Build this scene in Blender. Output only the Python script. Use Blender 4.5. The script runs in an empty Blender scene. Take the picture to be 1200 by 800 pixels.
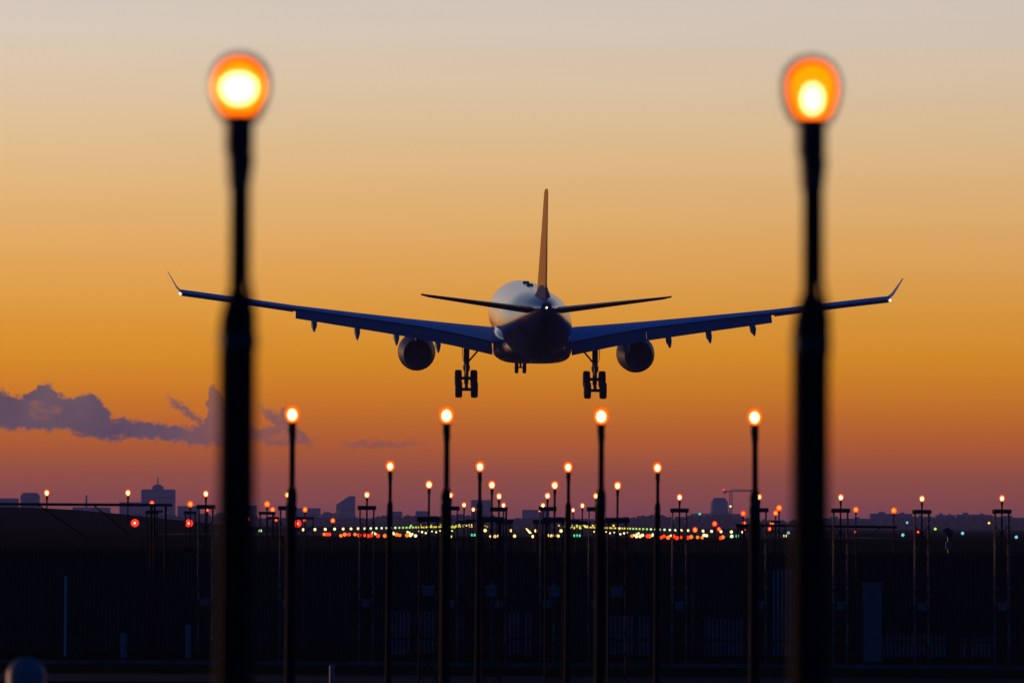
import bpy, math, random
from mathutils import Vector, Matrix, Euler
random.seed(11)
R = math.radians
sc = bpy.context.scene
col = sc.collection

# ------------------------------------------------------------------ camera model (1200 px wide photo, 186 mm lens)
F = 6200.0
HC = 3.4
ROLL = R(0.33)
YAW = math.atan(14.24 / F)
PITCH = math.atan(214.9 / F)
CAMROT = Matrix.Rotation(YAW, 3, 'Z') @ Matrix.Rotation(R(90) + PITCH, 3, 'X') @ Matrix.Rotation(ROLL, 3, 'Z')
CAMPOS = Vector((0, 0, HC))

def at(u, v, d):
    """point seen at photo pixel (u, v) at d metres ahead"""
    r = CAMROT @ Vector(((u - 600) / F, -(v - 400) / F, -1.0))
    return CAMPOS + r * (d / r.y)

def smooth(a, b, x):
    t = max(0.0, min(1.0, (x - a) / (b - a)))
    return t * t * (3 - 2 * t)

def ground_z(x, y):
    z = 1.8 * (1 - smooth(35, 80, y)) + 2.5 * smooth(150, 330, y)
    if x < 0:
        z += 2.75 * smooth(26, 62, -x) * math.exp(-((y - 640) / 130.0) ** 2)
    return z

# ------------------------------------------------------------------ materials
def mat(name, base=(0.2, 0.2, 0.2), rough=0.6, metal=0.0, coat=0.0, noise=0.0, scale=8.0, spec=0.5):
    m = bpy.data.materials.new(name); m.use_nodes = True
    nt = m.node_tree; b = nt.nodes['Principled BSDF']
    b.inputs['Base Color'].default_value = (*base, 1)
    b.inputs['Roughness'].default_value = rough
    b.inputs['Metallic'].default_value = metal
    b.inputs['Coat Weight'].default_value = coat
    b.inputs['Coat Roughness'].default_value = 0.08
    b.inputs['Specular IOR Level'].default_value = spec
    if noise:
        tc = nt.nodes.new('ShaderNodeTexCoord'); n = nt.nodes.new('ShaderNodeTexNoise')
        n.inputs['Scale'].default_value = scale; n.inputs['Detail'].default_value = 6
        nt.links.new(tc.outputs['Object'], n.inputs['Vector'])
        rp = nt.nodes.new('ShaderNodeValToRGB')
        rp.color_ramp.elements[0].position = 0.3; rp.color_ramp.elements[1].position = 0.7
        rp.color_ramp.elements[0].color = (*[c * (1 - noise) for c in base], 1)
        rp.color_ramp.elements[1].color = (*[min(1, c * (1 + noise)) for c in base], 1)
        nt.links.new(n.outputs['Fac'], rp.inputs['Fac'])
        nt.links.new(rp.outputs['Color'], b.inputs['Base Color'])
    return m

def emit(name, colour, strength=1.0, sample=False):
    m = bpy.data.materials.new(name); m.use_nodes = True
    nt = m.node_tree; nt.nodes.remove(nt.nodes['Principled BSDF'])
    e = nt.nodes.new('ShaderNodeEmission')
    e.inputs['Color'].default_value = (*colour, 1); e.inputs['Strength'].default_value = strength
    nt.links.new(e.outputs[0], nt.nodes['Material Output'].inputs['Surface'])
    if not sample:
        m.cycles.emission_sampling = 'NONE'
    return m

def glowglass(name, colour, strength, clear):
    """coloured lamp glass: part of it lets the bulb inside through, part glows"""
    m = emit(name, colour, strength); nt = m.node_tree
    e = [n for n in nt.nodes if n.type == 'EMISSION'][0]
    t = nt.nodes.new('ShaderNodeBsdfTransparent'); mx = nt.nodes.new('ShaderNodeMixShader')
    t.inputs['Color'].default_value = (1, 0.9, 0.6, 1)
    mx.inputs[0].default_value = clear
    nt.links.new(e.outputs[0], mx.inputs[1]); nt.links.new(t.outputs[0], mx.inputs[2])
    nt.links.new(mx.outputs[0], nt.nodes['Material Output'].inputs['Surface'])
    return m

M = {}
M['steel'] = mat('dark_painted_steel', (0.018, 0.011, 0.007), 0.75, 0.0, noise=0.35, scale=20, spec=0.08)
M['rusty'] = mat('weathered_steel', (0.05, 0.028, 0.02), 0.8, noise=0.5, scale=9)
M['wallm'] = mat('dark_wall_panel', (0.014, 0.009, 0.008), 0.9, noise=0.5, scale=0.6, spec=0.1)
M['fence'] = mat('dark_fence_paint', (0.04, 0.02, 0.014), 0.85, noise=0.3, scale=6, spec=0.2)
M['concrete'] = mat('pale_concrete', (0.33, 0.29, 0.26), 0.85, noise=0.2, scale=5)
M['pale'] = mat('pale_plastic', (0.13, 0.12, 0.11), 0.5, noise=0.1, scale=5)
M['box'] = mat('grey_box_paint', (0.10, 0.09, 0.085), 0.5, noise=0.2, scale=10)
M['rubber'] = mat('tyre_rubber', (0.012, 0.012, 0.012), 0.8)
M['gear'] = mat('gear_metal', (0.06, 0.06, 0.065), 0.5, 0.4)
M['dark'] = mat('dark_metal', (0.02, 0.016, 0.013), 0.5, 0.3)
M['wing'] = mat('sky_tinted_wing_paint', (0.12, 0.46, 0.68), 0.45, coat=0.05, noise=0.06, scale=1.2)  # grey wing with the blue skylight put into its base colour
M['flap'] = mat('sky_tinted_flap_paint', (0.03, 0.11, 0.17), 0.55, noise=0.08, scale=1.5)  # darker than the wing; blue skylight on grey flaps painted in
M['fin'] = mat('sunset_tinted_fin_paint', (0.95, 0.42, 0.015), 0.6, spec=0.05, noise=0.04, scale=1.0)  # white fin, its orange sunset light painted into the base colour
M['nacelle'] = mat('blue_nacelle_paint', (0.04, 0.05, 0.09), 0.5, spec=0.25)
M['stab'] = mat('stabiliser_paint', (0.03, 0.03, 0.033), 0.5, coat=0.1)
M['bluetail'] = mat('blue_tail_paint', (0.014, 0.035, 0.14), 0.75, spec=0.1)
M['nozzle'] = mat('bare_nozzle_metal', (0.32, 0.3, 0.34), 0.35, 0.9)
M['belly'] = mat('blue_belly_paint', (0.02, 0.03, 0.08), 0.25, coat=0.7)
M['city'] = mat('city_concrete', (0.22, 0.21, 0.22), 0.8, noise=0.15, scale=0.05)
M['glass'] = mat('dark_window_glass', (0.04, 0.05, 0.07), 0.15)
M['leaf'] = mat('dark_foliage', (0.035, 0.045, 0.02), 0.9, noise=0.4, scale=0.2)
M['crane'] = mat('crane_paint', (0.25, 0.12, 0.08), 0.6)
M['bulb'] = emit('white_hot_bulb', (1.0, 0.86, 0.5), 14.0)
M['lens_near'] = glowglass('amber_lens', (1.0, 0.13, 0.0005), 5.0, 0.36)
M['lens'] = glowglass('orange_lens', (1.0, 0.055, 0.002), 1.9, 0.4)
M['lens_red'] = glowglass('red_lens', (1.0, 0.02, 0.004), 1.6, 0.3)
M['glow_yellow'] = emit('yellow_bulb', (1.0, 0.42, 0.08), 3.0)
M['pinkbulb'] = emit('red_hot_bulb', (1.0, 0.2, 0.12), 7.0)
M['reflector'] = emit('glowing_reflector', (1.0, 0.27, 0.004), 2.3)
M['reflector_far'] = emit('orange_reflector', (1.0, 0.3, 0.015), 2.2)
M['nav'] = emit('white_nav_light', (1.0, 0.97, 0.9), 6.0)
E = {
    'white': emit('lamp_white', (1.0, 0.74, 0.3), 2.2),
    'warm': emit('lamp_warm_white', (1.0, 0.62, 0.2), 2.4),
    'yellow': emit('lamp_yellow', (1.0, 0.72, 0.06), 1.35),
    'lime': emit('lamp_lime', (0.55, 0.9, 0.12), 1.1),
    'palegreen': emit('lamp_pale_green', (0.75, 1.0, 0.5), 1.4),
    'green': emit('lamp_green', (0.1, 0.9, 0.45), 1.0),
    'cyan': emit('lamp_cyan', (0.25, 0.75, 0.9), 0.9),
    'orange': emit('lamp_orange', (1.0, 0.2, 0.02), 1.3),
    'red': emit('lamp_red', (1.0, 0.04, 0.006), 2.0),
    'brightred': emit('lamp_bright_red', (1.0, 0.02, 0.012), 2.6),
}

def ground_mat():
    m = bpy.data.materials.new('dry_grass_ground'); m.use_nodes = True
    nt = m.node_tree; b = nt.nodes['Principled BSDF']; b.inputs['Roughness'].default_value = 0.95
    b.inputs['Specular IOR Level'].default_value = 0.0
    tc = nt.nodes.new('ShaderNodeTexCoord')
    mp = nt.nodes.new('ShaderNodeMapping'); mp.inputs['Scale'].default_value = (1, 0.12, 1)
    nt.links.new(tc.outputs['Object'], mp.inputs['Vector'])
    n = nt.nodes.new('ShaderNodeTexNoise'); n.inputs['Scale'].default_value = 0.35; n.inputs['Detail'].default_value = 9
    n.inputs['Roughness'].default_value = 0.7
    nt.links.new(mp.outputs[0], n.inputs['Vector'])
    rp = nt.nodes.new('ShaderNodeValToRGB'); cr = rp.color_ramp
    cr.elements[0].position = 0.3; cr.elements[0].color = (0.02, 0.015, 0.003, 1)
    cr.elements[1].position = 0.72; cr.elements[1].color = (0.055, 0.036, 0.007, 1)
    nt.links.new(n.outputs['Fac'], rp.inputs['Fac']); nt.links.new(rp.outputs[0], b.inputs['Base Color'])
    bp = nt.nodes.new('ShaderNodeBump'); bp.inputs['Strength'].default_value = 0.25; bp.inputs['Distance'].default_value = 0.03
    nt.links.new(n.outputs['Fac'], bp.inputs['Height']); nt.links.new(bp.outputs[0], b.inputs['Normal'])
    return m
M['ground'] = ground_mat()
M['asphalt'] = mat('asphalt', (0.04, 0.034, 0.028), 0.95, noise=0.4, scale=0.8, spec=0.02)
M['kerb'] = mat('dirty_kerb_stone', (0.05, 0.048, 0.045), 0.85, noise=0.7, scale=0.9)

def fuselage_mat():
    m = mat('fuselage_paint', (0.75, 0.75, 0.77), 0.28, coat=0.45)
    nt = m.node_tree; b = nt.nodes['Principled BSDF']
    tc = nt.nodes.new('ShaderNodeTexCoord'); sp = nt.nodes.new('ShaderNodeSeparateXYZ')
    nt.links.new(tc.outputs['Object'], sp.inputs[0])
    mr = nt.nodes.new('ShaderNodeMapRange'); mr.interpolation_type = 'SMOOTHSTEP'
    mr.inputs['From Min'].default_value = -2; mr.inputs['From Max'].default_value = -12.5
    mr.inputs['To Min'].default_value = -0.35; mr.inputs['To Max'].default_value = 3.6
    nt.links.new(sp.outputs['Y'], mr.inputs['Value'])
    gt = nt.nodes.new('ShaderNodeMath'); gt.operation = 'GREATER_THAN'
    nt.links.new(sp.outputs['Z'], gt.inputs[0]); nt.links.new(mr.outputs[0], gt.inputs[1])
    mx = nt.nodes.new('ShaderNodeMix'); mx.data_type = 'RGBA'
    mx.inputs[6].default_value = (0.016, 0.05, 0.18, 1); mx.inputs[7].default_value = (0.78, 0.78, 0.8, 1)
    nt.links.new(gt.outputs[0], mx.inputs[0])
    # cabin window row
    fr = nt.nodes.new('ShaderNodeMath'); fr.operation = 'FRACT'
    ml = nt.nodes.new('ShaderNodeMath'); ml.operation = 'MULTIPLY'; ml.inputs[1].default_value = 1 / 0.53
    nt.links.new(sp.outputs['Y'], ml.inputs[0]); nt.links.new(ml.outputs[0], fr.inputs[0])
    c1 = nt.nodes.new('ShaderNodeMath'); c1.operation = 'COMPARE'; c1.inputs[1].default_value = 0.5; c1.inputs[2].default_value = 0.24
    nt.links.new(fr.outputs[0], c1.inputs[0])
    c2 = nt.nodes.new('ShaderNodeMath'); c2.operation = 'COMPARE'; c2.inputs[1].default_value = 0.75; c2.inputs[2].default_value = 0.17
    nt.links.new(sp.outputs['Z'], c2.inputs[0])
    c3 = nt.nodes.new('ShaderNodeMath'); c3.operation = 'GREATER_THAN'; c3.inputs[1].default_value = -18.0
    nt.links.new(sp.outputs['Y'], c3.inputs[0])
    a1 = nt.nodes.new('ShaderNodeMath'); a1.operation = 'MULTIPLY'; a2 = nt.nodes.new('ShaderNodeMath'); a2.operation = 'MULTIPLY'
    nt.links.new(c1.outputs[0], a1.inputs[0]); nt.links.new(c2.outputs[0], a1.inputs[1])
    nt.links.new(a1.outputs[0], a2.inputs[0]); nt.links.new(c3.outputs[0], a2.inputs[1])
    m2 = nt.nodes.new('ShaderNodeMix'); m2.data_type = 'RGBA'; m2.inputs[7].default_value = (0.03, 0.035, 0.05, 1)
    nt.links.new(a2.outputs[0], m2.inputs[0]); nt.links.new(mx.outputs[2], m2.inputs[6])
    nt.links.new(m2.outputs[2], b.inputs['Base Color'])
    return m
M['fuselage'] = fuselage_mat()

def banded_mat():
    """weathered red and cream warning bands on the lattice legs"""
    m = mat('banded_leg_paint', (0.1, 0.1, 0.1), 0.7); nt = m.node_tree; b = nt.nodes['Principled BSDF']
    tc = nt.nodes.new('ShaderNodeTexCoord'); sp = nt.nodes.new('ShaderNodeSeparateXYZ')
    nt.links.new(tc.outputs['Object'], sp.inputs[0])
    fr = nt.nodes.new('ShaderNodeMath'); fr.operation = 'FRACT'
    nt.links.new(sp.outputs['Z'], fr.inputs[0])
    gt = nt.nodes.new('ShaderNodeMath'); gt.operation = 'GREATER_THAN'; gt.inputs[1].default_value = 0.5
    nt.links.new(fr.outputs[0], gt.inputs[0])
    n = nt.nodes.new('ShaderNodeTexNoise'); n.inputs['Scale'].default_value = 14; n.inputs['Detail'].default_value = 5
    nt.links.new(tc.outputs['Object'], n.inputs['Vector'])
    mx = nt.nodes.new('ShaderNodeMix'); mx.data_type = 'RGBA'
    mx.inputs[6].default_value = (0.3, 0.06, 0.03, 1); mx.inputs[7].default_value = (0.36, 0.22, 0.06, 1)
    nt.links.new(gt.outputs[0], mx.inputs[0])
    m2 = nt.nodes.new('ShaderNodeMix'); m2.data_type = 'RGBA'; m2.inputs[6].default_value = (0.04, 0.03, 0.03, 1)
    rp = nt.nodes.new('ShaderNodeValToRGB'); rp.color_ramp.elements[0].position = 0.42; rp.color_ramp.elements[1].position = 0.56
    nt.links.new(n.outputs['Fac'], rp.inputs['Fac']); nt.links.new(rp.outputs[0], m2.inputs[0])
    nt.links.new(mx.outputs[2], m2.inputs[7]); nt.links.new(m2.outputs[2], b.inputs['Base Color'])
    return m
M['banded'] = banded_mat()

# ------------------------------------------------------------------ mesh helpers
class MB:
    def __init__(s): s.v = []; s.f = []; s.mi = []; s.cur = 0
    def face(s, idx): s.f.append(tuple(idx)); s.mi.append(s.cur)
    def box(s, c, d, rz=0.0):
        b = len(s.v); ca, sa = math.cos(rz), math.sin(rz)
        for dz in (-.5, .5):
            for dx, dy in ((-.5, -.5), (.5, -.5), (.5, .5), (-.5, .5)):
                x, y = dx * d[0], dy * d[1]
                s.v.append((c[0] + x * ca - y * sa, c[1] + x * sa + y * ca, c[2] + dz * d[2]))
        for q in ((3, 2, 1, 0), (4, 5, 6, 7), (0, 1, 5, 4), (1, 2, 6, 5), (2, 3, 7, 6), (3, 0, 4, 7)):
            s.face([b + i for i in q])
        return s
    def rings(s, rings, caps=True, closed=True):
        b = len(s.v); n = len(rings[0])
        for r in rings: s.v.extend([tuple(p) for p in r])
        for i in range(len(rings) - 1):
            for j in range(n if closed else n - 1):
                k = (j + 1) % n
                s.face((b + i * n + j, b + i * n + k, b + (i + 1) * n + k, b + (i + 1) * n + j))
        if caps:
            s.face([b + j for j in range(n)][::-1]); s.face([b + (len(rings) - 1) * n + j for j in range(n)])
        return s
    def tube(s, p0, p1, r0, r1=None, n=10):
        p0, p1 = Vector(p0), Vector(p1); r1 = r0 if r1 is None else r1
        d = (p1 - p0).normalized(); a = d.orthogonal().normalized(); c = d.cross(a)
        return s.rings([[p + (a * math.cos(2 * math.pi * j / n) + c * math.sin(2 * math.pi * j / n)) * r for j in range(n)] for p, r in ((p0, r0), (p1, r1))])
    def lathe(s, prof, c=(0, 0, 0), axis='z', n=20):
        """prof: list of (radius, height)"""
        rg = []
        for r, h in prof:
            ring = []
            for j in range(n):
                a = 2 * math.pi * j / n; x, y = r * math.cos(a), r * math.sin(a)
                if axis == 'z': p = (c[0] + x, c[1] + y, c[2] + h)
                elif axis == 'y': p = (c[0] + x, c[1] + h, c[2] + y)
                else: p = (c[0] + h, c[1] + x, c[2] + y)
                ring.append(p)
            rg.append(ring)
        return s.rings(rg)
    def ball(s, c, rx, rz=None, n=16, m=10):
        rz = rx if rz is None else rz
        return s.lathe([(max(1e-4, rx * math.sin(math.pi * i / m)), -rz * math.cos(math.pi * i / m)) for i in range(m + 1)], c, 'z', n)
    def mesh(s, name, mats, smooth_=True):
        me = bpy.data.meshes.new(name); me.from_pydata(s.v, [], s.f)
        for m in (mats if isinstance(mats, (list, tuple)) else [mats]): me.materials.append(m)
        for p, i in zip(me.polygons, s.mi): p.material_index = i
        import bmesh
        bm = bmesh.new(); bm.from_mesh(me); bmesh.ops.recalc_face_normals(bm, faces=bm.faces); bm.to_mesh(me); bm.free()
        if smooth_:
            for p in me.polygons: p.use_smooth = True
            me.set_sharp_from_angle(angle=R(40))
        return me
    def build(s, name, mats, parent=None, loc=None, smooth_=True):
        o = bpy.data.objects.new(name, s.mesh(name, mats, smooth_)); col.objects.link(o)
        if parent is not None: o.parent = parent
        if loc is not None: o.location = loc
        return o

def empty(name, loc=(0, 0, 0)):
    o = bpy.data.objects.new(name, None); o.empty_display_size = 0.2; col.objects.link(o); o.location = loc; return o
def tag(o, label=None, cat=None, group=None, kind=None):
    if label: o['label'] = label
    if cat: o['category'] = cat
    if group: o['group'] = group
    if kind: o['kind'] = kind
    return o
def copy_tree(o, parent=None):
    c = o.copy(); col.objects.link(c)
    if parent is not None: c.parent = parent
    for ch in list(o.children): copy_tree(ch, c)
    return c

# ------------------------------------------------------------------ ground, runway, road
def terrain():
    ys = [-30, -10, 5, 20] + list(range(30, 90, 5)) + list(range(90, 140, 10)) + list(range(140, 340, 8)) + \
         list(range(340, 1000, 20)) + list(range(1000, 3000, 200)) + [3000, 3500, 4000, 4300, 4640]
    xs = [-1900, -1000, -600, -400, -300, -220] + list(range(-180, -20, 5)) + list(range(-20, 61, 8)) + [80, 120, 200, 300, 600, 1000, 1900]
    mb = MB(); rows = [[(x, y, ground_z(x, y)) for x in xs] for y in ys]
    mb.rings(rows, caps=False, closed=False)
    return mb
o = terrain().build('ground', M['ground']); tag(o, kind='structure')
ZR = ground_z(0, 500)
def sheet(name, x0, x1, y0, y1, dz, m):
    ys = [y0 + (y1 - y0) * i / 8 for i in range(9)]
    mb = MB(); mb.rings([[(x0, y, ground_z(0, y) + dz), (x1, y, ground_z(0, y) + dz)] for y in ys], caps=False, closed=False)
    return tag(mb.build(name, m), kind='structure')
sheet('runway', -30, 30, 400, 2900, 0.02, M['asphalt'])
sheet('road', -60, 60, 113, 119, 0.02, M['asphalt'])
kb = MB(); kb.box((0, 127.6, 0.04), (60, 0.16, 0.1)); tag(kb.build('kerb', M['kerb']), kind='structure')

# ------------------------------------------------------------------ lamps
def lamp_head(root, zl, core, lens_m, stem_r=0.019, k_=1.0, rim=1.04):
    """socket, lens and bulb with the lens centre zl above the root"""
    s = MB(); s.lathe([(.0005, zl - .2), (stem_r + .004, zl - .2), (stem_r + .007, zl - .155), (.026, zl - .135), (.031, zl - .12), (.031, zl - .06), (.037, zl - .055), (.037, zl - .045), (.0005, zl - .045)], n=16)
    s.build('lamp_socket', M['dark'], root)
    prof = ((.0005, -.05), (.018, -.049), (.030, -.040), (.040, -.021), (.046, .002), (.047, .02), (.042, .041), (.028, .057), (.014, .063), (.0005, .065))
    def shell(sc_, depth, y0):
        q = MB(); q.lathe([(k_ * sc_ * a, zl - .05 + k_ * ((b - .006) * sc_ + .056)) for a, b in prof], n=20)
        q.v = [(x, y0 + y * depth, z) for x, y, z in q.v]; return q
    shell(rim, .9, .02 * k_).build('lamp_housing', M['dark'], root)
    lo = shell(1.0, .55, -.022 * k_).build('lamp_lens', lens_m, root)
    b = MB(); b.ball((0, 0, zl + .004 + (k_ - 1) * .05), core, core * 1.25, 14, 8); b.v = [(x, -.022 * k_ + y * .45 - .004 * k_, z) for x, y, z in b.v]
    b.build('bulb', M['bulb'], lo)
    g_ = MB(); g_.ball((0, 0, zl + .006 + (k_ - 1) * .05), core * 1.62, core * 2.0, 16, 10); g_.v = [(x, -.016 * k_ + y * .3, z) for x, y, z in g_.v]
    g_.build('reflector', M['reflector' if rim > 1.1 else 'reflector_far'], lo)

def pole_light(zl, neck, core, lens_m, k_=1.0, rim=1.04):
    """approach light on a two-part pole; zl = lamp height above ground, neck = how far below the lamp the thick pole ends"""
    root = empty('approach_light')
    p = MB(); p.lathe([(.0005, 0), (.1, 0), (.1, .03), (.042, .04), (.0395, zl - neck - .05), (.036, zl - neck - .02), (.022, zl - neck + .03), (.0005, zl - neck + .03)], n=16)
    p.build('lower_pole', M['steel'], root)
    u = MB(); u.tube((0, 0, zl - neck + .02), (0, 0, zl - .19), .019, n=12)
    u.build('upper_pole', M['steel'], root)
    c = MB(); c.lathe([(.0005, zl - neck - .09), (.043, zl - neck - .09), (.043, zl - neck - .06), (.0005, zl - neck - .06)], n=14); c.build('clamp', M['dark'], root)
    c = MB(); pts = [(.036, -.02, zl - neck - .1), (.036, -.018, zl - neck - .02), (.022, -.012, zl - neck + .06), (.021, -.01, zl - .2), (.029, 0, zl - .13)]
    for a, b in zip(pts, pts[1:]): c.tube(a, b, .005, n=6)
    c.build('cable', M['dark'], root)
    lamp_head(root, zl, core, lens_m, k_=k_, rim=rim)
    return root

def tower_light(zl, stem, core, lens_m, plat=0.44, box_h=1.45, banded=True, k_=1.4):
    """lattice mast with a flat head frame, lamp on a stem above it"""
    root = empty('light_tower')
    zp = zl - .05 - stem
    p = MB(); p.box((0, 0, zp), (plat, plat * .8, .05)); p.box((0, -plat * .4, zp - .03), (plat + .01, .02, .1)); p.box((0, plat * .4, zp - .03), (plat + .01, .02, .1))
    p.build('platform', M['rusty'], root)
    h = plat / 2 - .05; hy = plat * .8 / 2 - .04
    ztop = zp - .026
    for sx in (-1, 1):
        for sy in (-1, 1):
            l = MB(); l.tube((sx * h, sy * hy, 0), (sx * h, sy * hy, ztop), .017, n=6)
            l.build('leg', M['banded'] if banded else M['steel'], root)
    b = MB(); k = 0; z = .1; step = .42
    while z + step < ztop - .02:
        sg = 1 if k % 2 else -1
        for sy in (-1, 1):
            b.tube((-h * sg, sy * hy, z), (h * sg, sy * hy, z + step), .007, n=5)
            b.tube((h * sg, sy * hy, z), (-h * sg, sy * hy, z + step), .007, n=5)
            b.tube((-h, sy * hy, z), (h, sy * hy, z), .007, n=5)
        for sx in (-1, 1):
            b.tube((sx * h, -hy * sg, z), (sx * h, hy * sg, z + step), .007, n=5)
        z += step; k += 1
    b.build('bracing', M['steel'], root)
    c = MB(); c.tube((0, 0, ztop - 1.1), (0, 0, zl - .19), .021, n=10); c.build('lamp_stem', M['steel'], root)
    if box_h:
        jb = MB(); jb.box((0, -hy - .1, box_h), (.2, .12, .16)); jb.box((0, -hy - .1, box_h + .09), (.26, .16, .02)); jb.build('junction_box', M['box'], root)
    lamp_head(root, zl, core, lens_m, k_=k_)
    return root

XS = [-1.8, -0.6, 0.6, 1.8]
SIDE = ['leftmost', 'second from left', 'third from left', 'rightmost']
def d_row(n): return 11.07 + 30 * n
LZ = [.901, .832, .760, .738, .702, .575, .524, .143, -.263]      # lamp height relative to the eye, row by row
XV = 0.0
# front pair
proto = pole_light(HC + LZ[0] - ground_z(0, 11), .445, .026, M['lens_near'], 1.04, 1.3)
other = copy_tree(proto)
for i, x in enumerate((-0.6, 0.6)):
    r = (proto, other)[i]
    r.location = (x, d_row(0), ground_z(x, d_row(0)))
    for ch in r.children:
        for b in ch.children:
            if b.name.startswith('bulb') or b.name.startswith('reflector'):
                b.data = b.data.copy()
                if i == 0:
                    b.data.transform(Matrix.Diagonal((1.3, 1, 1, 1))); b.data.transform(Matrix.Translation((0, 0, .004)))
                else:
                    b.data.transform(Matrix.Diagonal((.75, 1, 1, 1))); b.data.transform(Matrix.Translation((0, 0, -.008)))
    tag(r, ('big blurred amber lamp on a dark pole in front of the aircraft\'s left wing', 'big blurred amber lamp on a dark pole in front of the aircraft\'s right wing')[i], 'approach light', 'approach lights on tall poles')
for n, neck, nm in ((1, .58, 'second'), (2, .48, 'third')):
    first = pole_light(HC + LZ[n] - ground_z(0, d_row(n)), neck, .031, M['lens'], 1.16 + .1 * (n - 1))
    for i, x in enumerate(XS):
        r = first if i == 0 else copy_tree(first)
        r.location = (x, d_row(n), ground_z(x, d_row(n)))
        r.rotation_euler = (R(random.uniform(-.3, .3)), R(random.uniform(-.22, .22)), R(random.uniform(-6, 6)))
        size = 'bright orange lamp on a tall two part pole' if n == 1 else 'smaller orange lamp on a thin pole'
        tag(r, f'{size}, {SIDE[i]} in the {nm} row', 'approach light', 'approach lights on tall poles')
first = tower_light(HC + LZ[3] - ground_z(0, d_row(3)), .56, .037, M['lens'], banded=False, box_h=2.13, k_=1.35)
for i, x in enumerate(XS):
    r = first if i == 0 else copy_tree(first)
    r.location = (x, d_row(3), ground_z(x, d_row(3)))
    tag(r, f'orange lamp on long stem above a lattice mast, {SIDE[i]} in the fourth row', 'light tower', 'lamps on lattice masts')
# the crossbar (fifth row)
CB = [(-7.86, 'left of the front left pole, by two red lights'), (-5.84, 'half hidden behind the leftmost second row pole'), (-3.87, 'just left of the leftmost third row pole'),
      (-1.8, 'half hidden behind the second row\'s second pole'), (-.6, 'left of the centre gap in the crossbar'), (.6, 'right of the centre gap in the crossbar'),
      (1.8, 'hidden behind the second row\'s third pole'), (3.87, 'just right of the rightmost third row pole'), (5.84, 'just behind the rightmost second row pole'),
      (7.86, 'just right of the big front right pole'), (9.87, 'second from the right edge of the crossbar'), (11.85, 'rightmost of the crossbar')]
first = tower_light(HC + LZ[4] - ground_z(0, d_row(4)), .22, .037, M['lens'])
for i, (x, t) in enumerate(CB):
    r = first if i == 0 else copy_tree(first)
    r.location = (x, d_row(4), ground_z(x, d_row(4)) + (-.02 if i % 3 == 1 else .0))
    tag(r, 'lattice mast with orange lamp, ' + t, 'light tower', 'lamps on lattice masts')
for n, nm, st in ((5, 'sixth', .42), (6, 'seventh', .3)):
    first = tower_light(HC + LZ[n] - ground_z(0, d_row(n)), st, .036, M['lens'], plat=.5, box_h=0, banded=False)
    for i, x in enumerate(XS):
        r = first if i == 0 else copy_tree(first)
        r.location = (x, d_row(n), ground_z(x, d_row(n)))
        tag(r, f'small distant orange lamp on a low mast, {SIDE[i]} in the {nm} row', 'light tower', 'lamps on lattice masts')
# short posts towards the runway
def short_post(h, em, r=0.08, stem=.025):
    mb = MB(); mb.cur = 0; mb.lathe([(.0005, 0), (.09, 0), (.09, .02), (stem, .03), (stem, max(.04, h - r))], n=8)
    mb.cur = 1; mb.ball((0, 0, h), r, n=10, m=6)
    return mb.mesh('short_lamp', [M['steel'], em])
def put_mesh(name, me, loc, label, cat, group=None):
    o = bpy.data.objects.new(name, me); col.objects.link(o); o.location = loc; return tag(o, label, cat, group)
for n in (7, 8):
    nm = {7: 'eighth', 8: 'ninth'}[n]
    h = max(.12, HC + LZ[n] - ground_z(0, d_row(n)))
    me = short_post(h, E['orange'] if n == 7 else E['warm'], .075)
    for i, x in enumerate(XS):
        put_mesh('short_approach_light', me, (x, d_row(n), ground_z(x, d_row(n))), f'tiny {"orange" if n == 7 else "warm white"} lamp on a short stake, {SIDE[i]} in the {nm} row', 'approach light', 'lamps on short stakes')

# lamp gantry at the far left end of the crossbar
g = empty('lamp_gantry', (-10.5, 131, 0)); gx = -10.5
zb = at(100, 591, 131).z
b = MB(); b.box((0, 0, zb), (5.2 - .0, .12, .06)); 
bx0, bx1 = at(-60, 590, 131).x, at(202, 591, 131).x
b = MB(); b.box(((bx0 + bx1) / 2 - gx, 0, zb), (bx1 - bx0, .1, .07)); b.build('beam', M['rusty'], g)
for u in (177, 181, 194, -40):
    l = MB(); x = at(u, 600, 131).x - gx; l.tube((x, .04, 0), (x, .04, zb - .035), .028, n=8); l.build('leg', M['steel'], g)
for (u0, v0, u1, v1) in ((45, 592, 106, 633), (110, 592, 152, 626)):
    p0, p1 = at(u0, v0, 131), at(u1, v1, 133.5)
    l = MB(); l.tube((p0.x - gx, .03, zb - .02), (p1.x - gx, 2.5, p1.z), .018, n=6); l.build('brace', M['steel'], g)
hd = MB(); x = at(181, 600, 131).x - gx
hd.box((x, 0, zb - .16), (.4, .14, .06)); hd.build('head_frame', M['rusty'], g)
for u in (55, 150):
    sub = empty('lamp_mount'); sub.parent = g
    p = at(u, 578.5, 131); sub.location = (p.x - gx, 0, 0)
    st = MB(); st.tube((0, .0, zb - (.5 if u == 150 else .2)), (0, 0, p.z - .19), .017, n=8); st.build('lamp_stem', M['steel'], sub)
    lamp_head(sub, p.z, .037, M['lens'], k_=1.4)
tag(g, 'long horizontal steel beam carrying two orange lamps at the left edge of the crossbar', 'lamp gantry')

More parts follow.
